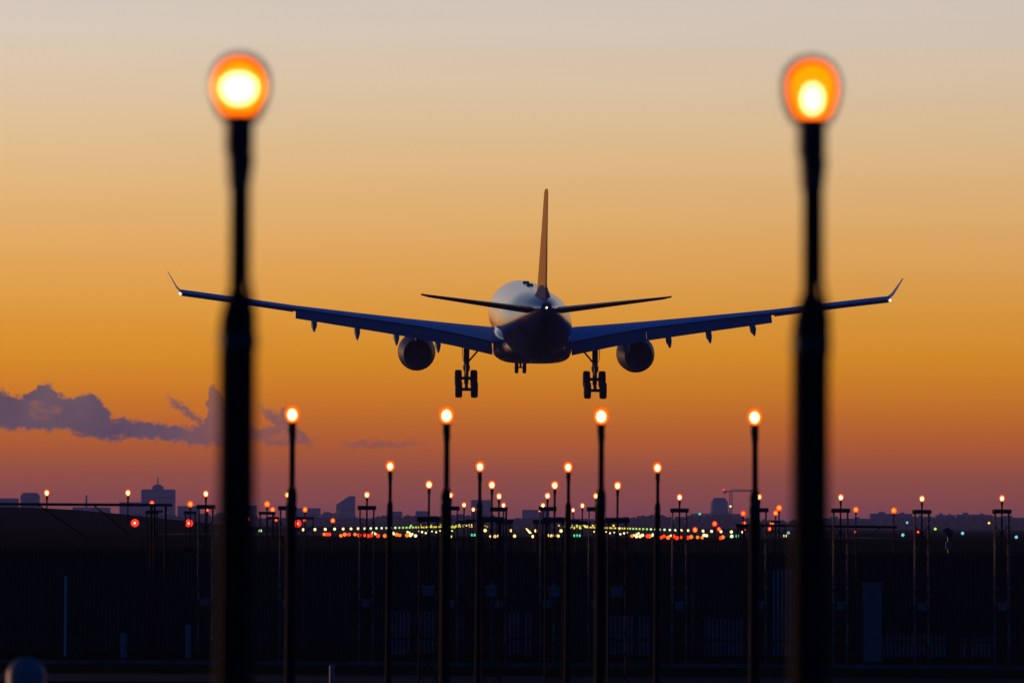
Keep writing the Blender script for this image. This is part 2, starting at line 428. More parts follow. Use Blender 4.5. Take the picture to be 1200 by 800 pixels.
# thin antenna beam on the right
g = empty('antenna_beam', (0, 186, 0)); p0, p1 = at(862, 615, 186), at(1051, 617.5, 186)
b = MB(); b.tube((p0.x, 0, p0.z), (p1.x, 0, p1.z), .045, n=8); b.build('beam', M['steel'], g)
for u in (868, 920, 975, 1047):
    p = at(u, 616, 186); zg = ground_z(p.x, 186); l = MB(); l.tube((p.x, 0, zg), (p.x, 0, p.z - .04), .03, n=6); l.build('leg', M['steel'], g)
for u0, u1 in ((1035, 1019), (895, 880)):
    p, q = at(u0, 616, 186), at(u1, 628, 186); l = MB(); l.tube((p.x, .05, p.z), (q.x, .6, q.z), .02, n=6); l.build('brace', M['steel'], g)
tag(g, 'thin horizontal dark beam low on the right, between lattice masts', 'antenna beam')

# single orange / red lamps on thin poles beside the centre rows
FRAMES = {223: (.38, .26), 178: (.42, .3), 313: (.5, .27), 319.5: (.45, .3), 357.5: (.66, .3), 871: (.5, .45), 872: (.6, .2), 909: (.35, .3)}
def pole_lamp(u, v, d, c, r, label, group='single lamps on thin poles'):
    frame = FRAMES.get(u)
    p = at(u, v, d); zg = ground_z(p.x, d); h = max(.15, p.z - zg)
    root = empty('pole_lamp', (p.x, d, zg))
    s = MB(); s.lathe([(.0005, 0), (.06, 0), (.06, .02), (.022, .03), (.022, h - r * 1.6), (.035, h - r * 1.5), (.035, h - r * .8), (.0005, h - r * .8)], n=8); s.build('pole', M['steel'], root)
    l = MB(); l.ball((0, 0, h), r * .9, r, 12, 8); lo = l.build('lamp_lens', M['lens'] if c == 'orange' else M['lens_red'], root)
    l = MB(); l.ball((0, 0, h + r * .05), r * .55, r * .6, 10, 6); l.build('bulb', M['glow_yellow'], lo)
    if frame:
        w_, dz = frame
        f_ = MB(); f_.box((0, .08, h - dz), (w_, .3, .09)); f_.build('platform', M['rusty'], root)
        for sx in (-1, 1):
            l = MB(); l.tube((sx * (w_ / 2 - .04), .08, 0), (sx * (w_ / 2 - .04), .08, h - dz - .045), .022, n=6); l.build('leg', M['steel'], root)
        b = MB(); zz = 0.05
        while zz < h - dz - .5:
            b.tube((-w_ / 2 + .04, .08, zz), (w_ / 2 - .04, .08, zz + .42), .01, n=5); b.tube((w_ / 2 - .04, .08, zz), (-w_ / 2 + .04, .08, zz + .42), .01, n=5); zz += .42
        if b.v: b.build('bracing', M['steel'], root)
    tag(root, label, 'pole lamp', group)
singles = [
    (223, 590.5, 161, 'orange', .1, 'orange lamp on thin pole left of the crossbar mast by the front left pole'),
    (178, 589.5, 170, 'red', .09, 'small red lamp behind the right end of the left gantry beam'),
    (243, 597.5, 200, 'red', .07, 'small red lamp under the mast platform left of the front left pole'),
    (267, 590, 170, 'red', .06, 'faint red lamp at the left edge of the front left pole'),
    (313, 590.5, 161, 'orange', .1, 'orange lamp on thin pole right of the front left pole, upper one'),
    (319.5, 597, 191, 'orange', .1, 'orange lamp on thin pole right of the front left pole, lower one'),
    (324, 608.5, 221, 'red', .1, 'red lamp low between the front left pole and the second row pole'),
    (357.5, 597, 191, 'orange', .1, 'orange lamp on thin pole just right of the leftmost second row pole'),
    (357, 609.5, 221, 'red', .07, 'small red lamp below the orange lamp right of the leftmost second row pole'),
    (390, 609.8, 230, 'orange', .11, 'squat orange lamp alone against the dark hill'),
    (291, 608, 221, 'red', .09, 'small red lamp against the right edge of the front left pole'),
    (871, 601.5, 191, 'red', .11, 'topmost red lamp of the column left of the rightmost second row pole'),
    (872, 613, 221, 'red', .1, 'middle red lamp of the column left of the rightmost second row pole'),
    (872.5, 619.5, 251, 'red', .08, 'lowest red lamp of the column left of the rightmost second row pole'),
    (913, 595, 161, 'orange', .1, 'topmost orange lamp of the slanting line left of the front right pole'),
    (909, 601, 191, 'orange', .1, 'second orange lamp of the slanting line left of the front right pole'),
    (904.5, 613, 221, 'orange', .1, 'third orange lamp of the slanting line left of the front right pole'),
    (902, 619.5, 251, 'red', .1, 'lowest red lamp of the slanting line left of the front right pole'),
    (937, 612.5, 221, 'red', .06, 'faint red lamp at the left edge of the front right pole'),
    (957, 596, 161, 'red', .07, 'faint red lamp at the right edge of the front right pole'),
    (1003, 597, 178, 'orange', .1, 'orange lamp on a thin pole beside the mast right of the front right pole'),
    (1047.5, 598, 178, 'orange', .11, 'orange lamp on a thin pole at the end of the right antenna beam'),
    (985, 601, 190, 'red', .04, 'tiny red lamp under the mast platform right of the front right pole'),
    (1002.5, 623, 240, 'red', .06, 'faint red lamp below the antenna beam right of the front right pole'),
    (1076, 623, 260, 'red', .07, 'faint red lamp inside the second mast from the right'),
    (837.5, 613.5, 221, 'red', .12, 'red lamp on a pole below the far round building'),
    (842.5, 619.8, 251, 'red', .11, 'red lamp beside white runway lights below the far round building'),
    (814.5, 620.5, 251, 'orange', .13, 'orange lamp right of the mast at the right end of the white light row'),
]
for t in singles: pole_lamp(*t)
# bright red precision lights
for u, v, lb in ((158, 612.5, 'bright red light box on the grass below the left gantry beam'), (221.5, 612.8, 'bright red light box on the grass left of the front left pole'), (348.5, 613.2, 'bright red light box beside the leftmost second row pole')):
    d = 300; p = at(u, v, d); zg = ground_z(p.x, d); h = p.z - zg
    root = empty('approach_path_indicator', (p.x, d, zg))
    bx = MB(); bx.box((0, .25, h), (.5, .5, .3)); bx.build('housing', M['dark'], root)
    for sx in (-.2, .2):
        l = MB(); l.tube((sx, .2, 0), (sx, .2, h - .15), .03, n=6); l.build('leg', M['steel'], root)
    l = MB(); l.lathe([(.0005, -.06), (.18, -.05), (.22, 0), (.0005, 0.0)], (0, 0, h), 'y', 16); lo = l.build('lamp_lens', E['brightred'], root)
    l = MB(); l.ball((0, -.08, h), .065, n=10, m=6); l.build('bulb', M['pinkbulb'], lo)
    tag(root, lb, 'approach path light', 'bright red approach path lights')

# ------------------------------------------------------------------ runway and taxiway lights (each its own small fitting)
LIGHT_CACHE = {}
def ground_light(name, x, y, h, c, r, label, cat, group, wob=0):
    key = (c, round(r, 3), round(h, 2))
    if key not in LIGHT_CACHE: LIGHT_CACHE[key] = short_post(h, E[c], r, .03)
    return put_mesh(name, LIGHT_CACHE[key], (x, y, ground_z(x if x < -26 else 0, y)), label, cat, group)
for k in range(46):
    d = 542 + 30 * k
    c = 'white' if k < 8 else ('palegreen' if k < 14 else ('lime' if k < 20 else 'yellow'))
    t = {'white': 'near white', 'palegreen': 'pale greenish', 'lime': 'small lime', 'yellow': 'tiny yellow'}[c]
    for sx, sd in ((-1, 'left'), (1, 'right')):
        ground_light('runway_edge_light', sx * 22.5, d, .3, c, .10 + .0001 * d, f'{t} light in the {sd} edge line of the runway', 'runway light', 'runway edge lights')
for k in range(5):
    for sx, sd in ((-1, 'left'), (1, 'right')):
        d = 430 + 60 * k
        for j in range(3):
            ground_light('touchdown_light', sx * (9 + 1.5 * j), d, .12, 'palegreen' if k % 2 else 'white', .09 + .01 * (k % 3), f'pale light of the touchdown groups on the {sd} side of the runway', 'runway light', 'touchdown zone lights')
for k in range(36):
    for sx, sd in ((-1, 'left'), (1, 'right')):
        d = 1150 + 28 * k + random.uniform(-9, 9)
        ground_light('taxiway_light', sx * random.uniform(12, 27), d, random.choice((.3, .6, .9)), random.choice(('yellow', 'yellow', 'yellow', 'lime', 'warm')), .25, f'yellow light far beyond the runway threshold on the {sd}', 'taxiway light', 'far yellow lights beyond the runway')
for k in range(14):
    ground_light('centreline_light', .75, 560 + 50 * k, .08, 'white', .13, 'white light of the slanting centre line seen between the inner poles', 'runway light', 'runway centre line lights')
reds_l = [380, 383, 386, 399.5, 404, 409, 416, 421, 427.5, 431, 435.6, 443, 451, 457, 465, 468.5, 477]
reds_r = [740.6, 750, 759, 761.5, 775, 778, 783, 789, 793, 798, 806, 810, 817.5, 823, 844, 847]
for u in reds_l + reds_r:
    d = 338 + random.uniform(-6, 6); x = at(u, 627, d).x
    ground_light('threshold_bar_light', x, d, random.choice((.16, .2, .24)), random.choice(('red', 'red', 'orange')), random.choice((.11, .13)), f'small red light in the row {"left" if u < 600 else "right"} of the centre poles', 'threshold light', 'red threshold bar lights')
for u in (481, 487, 528, 575, 580, 583, 603, 624.5, 642, 646, 649.5, 654, 699, 746, 750, 753, 825, 828):
    v = 626.5 + random.uniform(0, 2); d = 300 + random.uniform(-12, 12); p = at(u, v, d); zg = ground_z(p.x, d)
    put_mesh('inner_approach_light', short_post(max(.1, p.z - zg), E['warm' if 520 < u < 700 else 'white'], .085, .02), (p.x, d, zg), 'small warm white light close to the ground near the runway threshold', 'approach light', 'inner approach lights near the threshold')
for u in (553, 556, 673, 676, 679):
    d = 392; x = at(u, 624, d).x
    ground_light('threshold_light', x, d, .15, 'green', .1, 'green light on the runway threshold line', 'threshold light', 'green threshold lights')
for u, v, d, c, lb in ((820, 602, 900, 'green', 'green light left of the far round building'), (856, 593, 1200, 'palegreen', 'pale light below the crane'),
        (924, 624, 420, 'cyan', 'blue light left of the front right pole'), (920, 627.5, 400, 'white', 'white light on the grass left of the front right pole'),
        (1063, 612, 800, 'cyan', 'pale blue light left of the second mast from the right'), (1096, 619.5, 600, 'lime', 'yellow green light right of the second mast from the right'),
        (1058, 626.5, 420, 'cyan', 'blue light on the grass near the second mast from the right'), (1128, 624.5, 430, 'cyan', 'blue light right of the floodlight post'), (1159, 612.5, 800, 'yellow', 'yellow light left of the rightmost mast'),
        (1191, 629, 420, 'cyan', 'blue light at the right edge beside the rightmost mast'), (857.5, 628, 360, 'palegreen', 'pale green light left of the rightmost second row pole'), (864, 627.8, 360, 'green', 'green light left of the rightmost second row pole'),
        (305, 621.5, 420, 'palegreen', 'pale green light right of the front left pole'), (286, 622, 420, 'yellow', 'dim yellow light at the right edge of the front left pole'), (437.5, 623.8, 420, 'palegreen', 'pale light above the red row, left of the leftmost third row pole')):
    p = at(u, v, d); zg = ground_z(p.x, d)
    put_mesh('airfield_light', short_post(max(.15, p.z - zg), E[c], .06 + d * .00016), (p.x, d, zg), lb, 'airfield light', 'scattered airfield lights')

# ------------------------------------------------------------------ perimeter fence and small things along it
FY = 137.0
f = empty('palisade_fence', (0, FY, 0))
pk = MB(); x = -26.0; zt = 2.72
while x < 26:
    h = zt + .03 * math.floor(x / 5.76) % .1 + random.uniform(-.006, .006)
    b0 = len(pk.v); w = .034
    for (xx, zz) in ((-w, .06), (w, .06), (w, h - .012), (0, h), (-w, h - .012)): pk.v.append((x + xx, -.01, zz))
    for (xx, zz) in ((-w, .06), (w, .06), (w, h - .012), (0, h), (-w, h - .012)): pk.v.append((x + xx, .01, zz))
    pk.face([b0 + i for i in range(5)]); pk.face([b0 + 9 - i for i in range(5)])
    for i in range(5): pk.face((b0 + i, b0 + (i + 1) % 5, b0 + 5 + (i + 1) % 5, b0 + 5 + i))
    x += .105
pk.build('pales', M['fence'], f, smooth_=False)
for z in (.45, 2.64):
    r_ = MB(); r_.box((0, .045, z), (52, .05, .07)); r_.build('rail', M['fence'], f)
for i in range(19):
    p = MB(); p.box((-25.9 + i * 2.88, .12, 1.38), (.09, .09, 2.76)); p.build('post', M['fence'], f)
tag(f, 'long dark palisade fence of narrow upright pales across the lower picture', 'fence')
# equipment house roof-line / low wall behind the fence
w = empty('blast_wall', (0, 143, 0))
wl = MB()
for x0, x1, h in ((-26, -13.1, 2.62), (-13.1, -6, 2.56), (-5.9, 4.5, 2.6), (4.6, 12, 2.6), (12.1, 26, 2.58)):
    wl.box(((x0 + x1) / 2, 0, h / 2), (x1 - x0, .25, h))
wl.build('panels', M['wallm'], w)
tag(w, 'long low dark wall right behind the palisade fence', 'wall')
for u0, u1, v0, v1, lb in ((459, 484, 716, 738, 'pale barrier block behind the fence left of the second pole of the second row'), (489, 513, 716, 738, 'pale barrier block half behind the second pole from left'),
        (594, 622, 718, 742, 'pale barrier block behind the fence between the inner poles'), (715, 762, 722, 745, 'pale barrier block behind the fence left of the rightmost third row pole'),
        (826, 880, 725, 748, 'long pale barrier block left of the rightmost second row pole'), (1036, 1109, 744, 756, 'low pale barrier block under the second mast from the right'), (1126, 1160, 748, 758, 'low pale barrier block left of the rightmost mast'),
        (905, 935, 668, 682, 'small pale barrier block high behind the fence by the front right pole')):
    d = 139.5; a, b = at(u0, v1, d), at(u1, v0, d)
    root = empty('concrete_barrier', ((a.x + b.x) / 2, d, 0)); W = b.x - a.x
    m = MB(); m.rings([[(-W / 2, y, z) for y, z in ((-.3, 0), (.3, 0), (.3, .1), (.12, .35), (.1, b.z), (-.1, b.z), (-.12, .35), (-.3, .1))], [(W / 2, y, z) for y, z in ((-.3, 0), (.3, 0), (.3, .1), (.12, .35), (.1, b.z), (-.1, b.z), (-.12, .35), (-.3, .1))]])
    o = m.build('block', M['concrete'], root); tag(root, lb, 'barrier', 'pale barrier blocks behind the fence')
def bollard(name, u0, u1, vt, d, lb, m, cat):
    a = at(u0, vt, d); b = at(u1, vt, d); r = (b.x - a.x) / 2; cx = (a.x + b.x) / 2; zg = ground_z(cx, d); h = a.z - zg
    mb = MB(); mb.lathe([(.0005, 0), (r, 0), (r, h - r * .9)] + [(r * math.cos(t * math.pi / 12), h - r * .9 + r * .9 * math.sin(t * math.pi / 12)) for t in range(1, 6)] + [(.0005, h)], n=20)
    tag(mb.build(name, m, loc=(cx, d, zg)), lb, cat)
bollard('marker_post', 8, 54, 770, 26, 'large blurred pale round topped marker post at the bottom left corner', M['pale'], 'marker post')
bollard('marker_post', 141, 149, 741, 134, 'small pale marker post low on the left beside the fence', M['pale'], 'marker post')
bollard('marker_post', 217, 224, 731, 134, 'slim pale marker post left of the front left pole', M['pale'], 'marker post')
bollard('marker_post', 386, 392, 778, 112, 'tiny pale marker stub in the grass left of the second row pole', M['pale'], 'marker post')
p = at(77, 676, 135); pm = MB(); pm.tube((0, 0, 0), (0, 0, p.z), .035, n=10); pm.ball((0, 0, p.z), .036); tag(pm.build('pale_pole', M['concrete'], loc=(p.x, 135, 0)), 'slim pale upright pole against the fence on the far left', 'pole')
a, b = at(1012, 684, 134.5), at(1033, 684, 134.5); W = b.x - a.x
root = empty('cable_cabinet', ((a.x + b.x) / 2, 134.5, 0))
m = MB(); m.box((0, 0, a.z / 2), (W, .3, a.z)); m.build('body', M['box'], root)
m = MB(); m.box((0, 0, a.z + .02), (W + .06, .36, .04)); m.build('lid', M['box'], root)
m = MB(); m.box((0, -.155, a.z * .5), (W * .84, .012, a.z * .86)); m.build('door', M['box'], root)
tag(root, 'tall narrow grey cabinet between the two masts right of the front right pole', 'cabinet')
# small floodlight
p = at(1112, 641, 175); top = at(1112, 621, 175); root = empty('floodlight', (p.x, 175, ground_z(p.x, 175))); zz = top.z - ground_z(p.x, 175)
m = MB(); m.tube((0, 0, 0), (0, 0, zz - .2), .05, n=8); m.build('post', M['dark'], root)
m = MB(); m.rings([[(-.2, y, zz + .02), (-.05, y, zz + .1), (.14, y, zz - .02), (.1, y, zz - .26), (-.02, y, zz - .26)] for y in (-.1, .12)]); m.build('lamp_housing', M['dark'], root)
m = MB(); m.box((0, -.04, zz - .5), (.22, .14, .24)); m.build('control_box', M['box'], root)
tag(root, 'dark hooded floodlight on a short post between the two rightmost masts', 'floodlight')

# ------------------------------------------------------------------ the airliner
PS = 434.0
c0 = at(622.5, 376, PS)
ac = empty('airliner', c0)
ac.rotation_euler = Euler((R(4.0), R(0.12), R(2.2)), 'XYZ')
tag(ac, 'wide body twin engine airliner landing, seen from behind with gear and flaps down', 'aircraft')

def ell(y, zc, rx, rz, n=40, p=2.0):
    out = []
    for j in range(n):
        a = 2 * math.pi * j / n; ca, sa = math.cos(a), math.sin(a)
        out.append((rx * math.copysign(abs(ca) ** (2 / p), ca), y, zc + rz * math.copysign(abs(sa) ** (2 / p), sa)))
    return out
st = [(31, -.62, .06), (30.6, -.6, .55), (29.8, -.5, 1.1), (28.5, -.3, 1.75), (27, -.14, 2.25), (25, -.03, 2.65), (23, 0, 2.8), (20, 0, 2.82), (10, 0, 2.82), (0, 0, 2.82), (-8, 0, 2.82), (-11, .02, 2.8), (-14, .12, 2.68), (-17, .38, 2.4), (-20, .72, 2.02), (-23, 1.1, 1.6), (-25.5, 1.4, 1.2), (-27.5, 1.65, .85), (-28.8, 1.83, .58), (-29.4, 1.9, .42)]
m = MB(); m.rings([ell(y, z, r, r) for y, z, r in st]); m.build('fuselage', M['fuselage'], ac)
m = MB(); m.lathe([(.3, -29.43), (.3, -29.5), (.2, -29.5), (.18, -29.2)], (0, 0, 1.9), 'y', 20); ex = m.build('exhaust_cone', M['dark'], ac)
bf = [(13.5, -2.2, 1.2, .5), (12.5, -2.15, 2.0, .8), (10, -1.95, 2.9, 1.35), (7, -1.85, 3.15, 1.53), (0, -1.85, 3.2, 1.55), (-4, -1.85, 3.15, 1.5), (-7, -1.8, 2.9, 1.3), (-10, -1.7, 2.3, 1.1), (-12.5, -1.5, 1.4, .9)]
m = MB(); m.rings([ell(y, z, rx, rz, 40, 3.6) for y, z, rx, rz in bf]); m.build('belly_fairing', M['belly'], ac)
for x, y in ((-.0, 12), (-.0, 3.5)):
    m = MB(); m.rings([[(-.3 + x, y + .5, 2.78), (.3 + x, y + .5, 2.78), (.3 + x, y - .4, 2.78), (-.3 + x, y - .4, 2.78)], [(-.22, y, 2.98), (.22, y, 2.98), (.22, y - .35, 2.98), (-.22, y - .35, 2.98)]]); m.build('antenna', M['dark'], ac)

# airfoil sections
def section(x, yle, chord, zle, zte, t, n=12, camber=.015):
    up, lo = [], []
    for i in range(n + 1):
        s = .5 * (1 - math.cos(math.pi * i / n))
        th = 5 * t * (0.2969 * math.sqrt(s) - .126 * s - .3516 * s ** 2 + .2843 * s ** 3 - .1036 * s ** 4)
        cm = camber * 4 * s * (1 - s)
        y = yle - s * chord; z = zle + (zte - zle) * s
        up.append((x, y, z + (cm + th) * chord)); lo.append((x, y, z + (cm - th) * chord))
    return up + lo[::-1][1:-1]
WST = [(2.2, 9.9, 11.3, -1.55, -1.78, .135), (3.2, 9.3, 10.6, -1.5, -1.66, .135), (6.2, 7.4, 9.1, -1.1, -1.0, .125), (9.5, 5.3, 7.6, -.66, -.38, .115), (14.4, 2.2, 6.1, .05, .32, .11), (19.3, -.75, 4.6, .78, 1.0, .105), (24, -3.7, 3.6, 1.62, 1.68, .1), (27.6, -5.9, 2.75, 2.22, 2.17, .1), (28.55, -6.7, 2.4, 2.4, 2.3, .09)]
def wst(x):
    for a, b in zip(WST, WST[1:]):
        if a[0] <= x <= b[0]:
            t = (x - a[0]) / (b[0] - a[0]); return [p + (q - p) * t for p, q in zip(a, b)]
    return list(WST[-1])
def loft_side(secs, side):
    return [[(side * p[0], p[1], p[2]) for p in s] for s in secs]
def flap_sec(x, chord, ang, lift=0.0, fwd=.35, t=.13):
    X, yle, c, zle, zte, _ = wst(x); y0, z0 = yle - c + fwd, zte - .03 + lift
    ca, sa = math.cos(ang), math.sin(ang); pts = []
    n = 8; up, lo = [], []
    for i in range(n + 1):
        s = .5 * (1 - math.cos(math.pi * i / n))
        th = 5 * t * (0.2969 * math.sqrt(s) - .126 * s - .3516 * s ** 2 + .2843 * s ** 3 - .1036 * s ** 4)
        for arr, sg in ((up, 1), (lo, -1)):
            a, b = -s * chord, sg * th * chord
            arr.append((x, y0 + a * ca - b * -sa * -1 * 0 + b * -sa, z0 + a * sa + b * ca))
    return up + lo[::-1][1:-1]
for side in (-1, 1):
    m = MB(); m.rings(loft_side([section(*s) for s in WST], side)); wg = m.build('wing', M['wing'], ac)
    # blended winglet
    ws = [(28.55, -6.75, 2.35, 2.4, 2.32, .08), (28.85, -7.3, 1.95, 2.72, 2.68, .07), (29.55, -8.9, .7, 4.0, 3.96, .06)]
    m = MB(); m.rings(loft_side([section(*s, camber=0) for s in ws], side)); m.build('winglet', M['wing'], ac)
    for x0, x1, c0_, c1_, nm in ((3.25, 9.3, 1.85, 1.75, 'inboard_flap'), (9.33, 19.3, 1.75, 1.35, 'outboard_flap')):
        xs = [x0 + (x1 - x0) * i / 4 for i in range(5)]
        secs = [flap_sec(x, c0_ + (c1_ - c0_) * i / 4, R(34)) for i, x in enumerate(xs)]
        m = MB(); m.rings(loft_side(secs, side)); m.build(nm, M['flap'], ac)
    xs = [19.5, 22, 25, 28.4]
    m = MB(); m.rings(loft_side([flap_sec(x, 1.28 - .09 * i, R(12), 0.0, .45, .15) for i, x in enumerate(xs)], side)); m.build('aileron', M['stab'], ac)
    # flap track fairings
    for X, zb_ in ((7.7, -2.55), (11.1, -1.95), (14.3, -1.5), (17.8, -.85)):
        _, yle, c, zle, zte, t = wst(X); yte = yle - c
        path = [(yte + 3.4, zte - .25, .05), (yte + 2.4, zte - .4, .2), (yte + .8, zte - .55, .29), (yte - .6, (zte - .6 + zb_) / 2, .29), (yte - 1.4, zb_ + .5, .24), (yte - 2.0, zb_ + .2, .14), (yte - 2.3, zb_ + .02, .02)]
        m = MB(); m.rings([[(side * X + r * .85 * math.cos(2 * math.pi * j / 14), y, z + r * 1.35 * math.sin(2 * math.pi * j / 14)) for j in range(14)] for y, z, r in path]); m.build('flap_track_fairing', M['flap'], ac)
    # engine
    ex_, ez = side * 9.2, -2.98
    e = MB(); e.lathe([(1.28, 12.3), (1.4, 12.4), (1.5, 12.1), (1.58, 11), (1.58, 9.6), (1.48, 8), (1.28, 6.4), (1.16, 5.6), (1.12, 5.6), (1.16, 6.6), (1.2, 9), (1.25, 12)], (ex_, 0, ez), 'y', 36)
    e.f = e.f[:-2]; e.mi = e.mi[:-2]
    en = e.build('engine', M['nacelle'], ac)
    nz = MB(); nz.lathe([(1.165, 5.75), (1.175, 5.5), (1.1, 5.5), (1.1, 5.75)], (ex_, 0, ez), 'y', 36); nz.build('nozzle', M['nozzle'], en)
    du = MB(); du.lathe([(1.09, 5.52), (1.11, 6.6), (1.12, 8.0), (1.15, 8.0), (1.14, 6.6), (1.115, 5.52)], (ex_, 0, ez), 'y', 32); du.f = du.f[:-2]; du.mi = du.mi[:-2]; du.build('exhaust_duct', M['rubber'], en)
    q = MB(); q.lathe([(.0005, 5.5), (.2, 5.9), (.48, 6.8), (.6, 8), (1.15, 8.05), (1.15, 8.15), (.0005, 8.15)], (ex_, 0, ez), 'y', 28); q.build('exhaust_plug', M['dark'], en)
    fb = MB(); fb.lathe([(.0005, 12.2), (.4, 11.6), (1.2, 11.55), (1.2, 11.4), (.0005, 11.4)], (ex_, 0, ez), 'y', 28); fb.build('fan', M['dark'], en)
    py = MB(); py.rings([[(ex_ - .02, 11.3, -1.55), (ex_ + .02, 11.3, -1.55), (ex_ + .02, 11.2, -1.8), (ex_ - .02, 11.2, -1.8)], [(ex_ - .2, 9, -1.1), (ex_ + .2, 9, -1.1), (ex_ + .2, 9, -1.8), (ex_ - .2, 9, -1.8)], [(ex_ - .24, 5.5, -.6), (ex_ + .24, 5.5, -.6), (ex_ + .22, 5.6, -2.0), (ex_ - .22, 5.6, -2.0)], [(ex_ - .04, 1.8, -.9), (ex_ + .04, 1.8, -.9), (ex_ + .04, 1.8, -1.2), (ex_ - .04, 1.8, -1.2)]])
    py.build('pylon', M['nacelle'], ac)
    # main gear
    gx_ = side * 5.28; zc = -5.2
    lg = empty('main_gear'); lg.parent = ac
    s_ = MB(); s_.tube((gx_, .1, -1.6), (gx_, 0, -3.7), .24, n=14); s_.tube((gx_, 0, -3.7), (gx_, 0, -4.15), .31, .26, n=14); s_.tube((gx_, 0, -4.0), (gx_, 0, zc), .19, n=12)
    s_.tube((gx_, -.25, -3.6), (gx_, -.5, -4.4), .1, n=8); s_.tube((gx_, -.5, -4.4), (gx_, -.15, zc + .1), .1, n=8); s_.build('strut', M['gear'], lg)
    br = MB(); br.tube((gx_ - side * .1, 0, -3.45), (gx_ - side * 1.25, .1, -2.1), .075, n=10); br.build('side_brace', M['gear'], lg)
    dr = MB(); dr.rings([[(gx_ + side * .33, .75, -1.7), (gx_ + side * .38, .75, -1.7), (gx_ + side * .38, -.75, -1.7), (gx_ + side * .33, -.75, -1.7)], [(gx_ + side * .3, .7, -2.9), (gx_ + side * .35, .7, -2.9), (gx_ + side * .35, -.7, -2.9), (gx_ + side * .3, -.7, -2.9)], [(gx_ + side * .25, .3, -3.35), (gx_ + side * .29, .3, -3.35), (gx_ + side * .29, -.35, -3.35), (gx_ + side * .25, -.35, -3.35)]]); dr.build('gear_door', M['belly'], lg)
    ta = R(25); dy, dz = .99 * math.cos(ta), .99 * math.sin(ta)
    bg = MB(); bg.tube((gx_, dy, zc + dz), (gx_, -dy, zc - dz), .14, n=10)
    for s2 in (-1, 1): bg.tube((gx_ - .45, s2 * dy, zc + s2 * dz), (gx_ + .45, s2 * dy, zc + s2 * dz), .13, n=10)
    bg.build('bogie_beam', M['gear'], lg)
    for s2 in (-1, 1):
        for sx in (-1, 1):
            w_ = MB(); w_.lathe([(.35, -.2), (.58, -.285), (.66, -.24), (.69, -.12), (.69, .12), (.66, .24), (.58, .285), (.35, .2), (.3, .12), (.3, -.12)], (gx_ + sx * .64, s2 * dy, zc + s2 * dz), 'x', 28)
            w_.build('wheel', M['rubber'], lg)
    nl = MB(); nl.ball((side * 28.55, -9.2, 2.22), .07, .085, 10, 6); nl.build('navigation_light', M['nav'], ac)
    # tailplane
    ts = [(.3, -22.2, 5.9, 1.45, 1.72, .1), (1.2, -22.8, 5.4, 1.55, 1.85, .1), (9.0, -27.6, 2.3, 2.68, 2.85, .09), (9.6, -28.2, 1.5, 2.8, 2.95, .06)]
    m = MB(); m.rings(loft_side([section(*s, camber=-.005) for s in ts], side)); m.build('tailplane', M['stab'], ac)
# nose gear
ng = empty('nose_gear'); ng.parent = ac
m = MB(); m.tube((0, 22.6, -2.6), (0, 22.3, -4.75), .1, n=10); m.tube((-.3, 22.3, -4.72), (.3, 22.3, -4.72), .06, n=8); m.tube((0, 23.5, -2.7), (0, 22.4, -3.7), .06, n=8); m.build('strut', M['gear'], ng)
for sx in (-1, 1):
    w_ = MB(); w_.lathe([(.22, -.14), (.42, -.16), (.49, -.12), (.51, 0), (.49, .12), (.42, .16), (.22, .14)], (sx * .34, 22.3, -4.72), 'x', 24); w_.build('wheel', M['rubber'], ng)
    d_ = MB(); d_.box((sx * .52, 23.3, -3.05), (.04, 1.6, .7)); d_.build('gear_door', M['belly'], ng)
# fin
def fin_sec(z, yle, chord, t, n=10):
    lft, rgt = [], []
    for i in range(n + 1):
        s = .5 * (1 - math.cos(math.pi * i / n)); th = 5 * t * (0.2969 * math.sqrt(s) - .126 * s - .3516 * s ** 2 + .2843 * s ** 3 - .1036 * s ** 4) * chord
        lft.append((-th, yle - s * chord, z)); rgt.append((th, yle - s * chord, z))
    return lft + rgt[::-1][1:-1]
m = MB(); m.rings([fin_sec(*q) for q in ((1.9, -16.2, 10.4, .085), (2.7, -17.6, 9.2, .085), (3.2, -18.2, 8.5, .085), (7, -21.8, 6.1, .08), (10.7, -25.3, 3.9, .075), (11.0, -25.9, 3.2, .06))]); m.build('tail_fin', M['fin'], ac)
m = MB(); m.rings([fin_sec(*q) for q in ((2.3, -18.5, 8.8, .17), (3.0, -20, 6.9, .13), (3.6, -22, 4.6, .1))]); m.build('fin_fillet', M['bluetail'], ac)
m = MB(); m.ball((0, -29.62, 1.95), .06, .06, 10, 6); m.build('navigation_light', M['nav'], ac)
m = MB(); m.ball((-1.8, -6.5, -2.75), .07, .07, 10, 6); m.build('beacon_reflection', E['red'], ac)  # red reflection of the beacon on the belly, added as a glowing ball

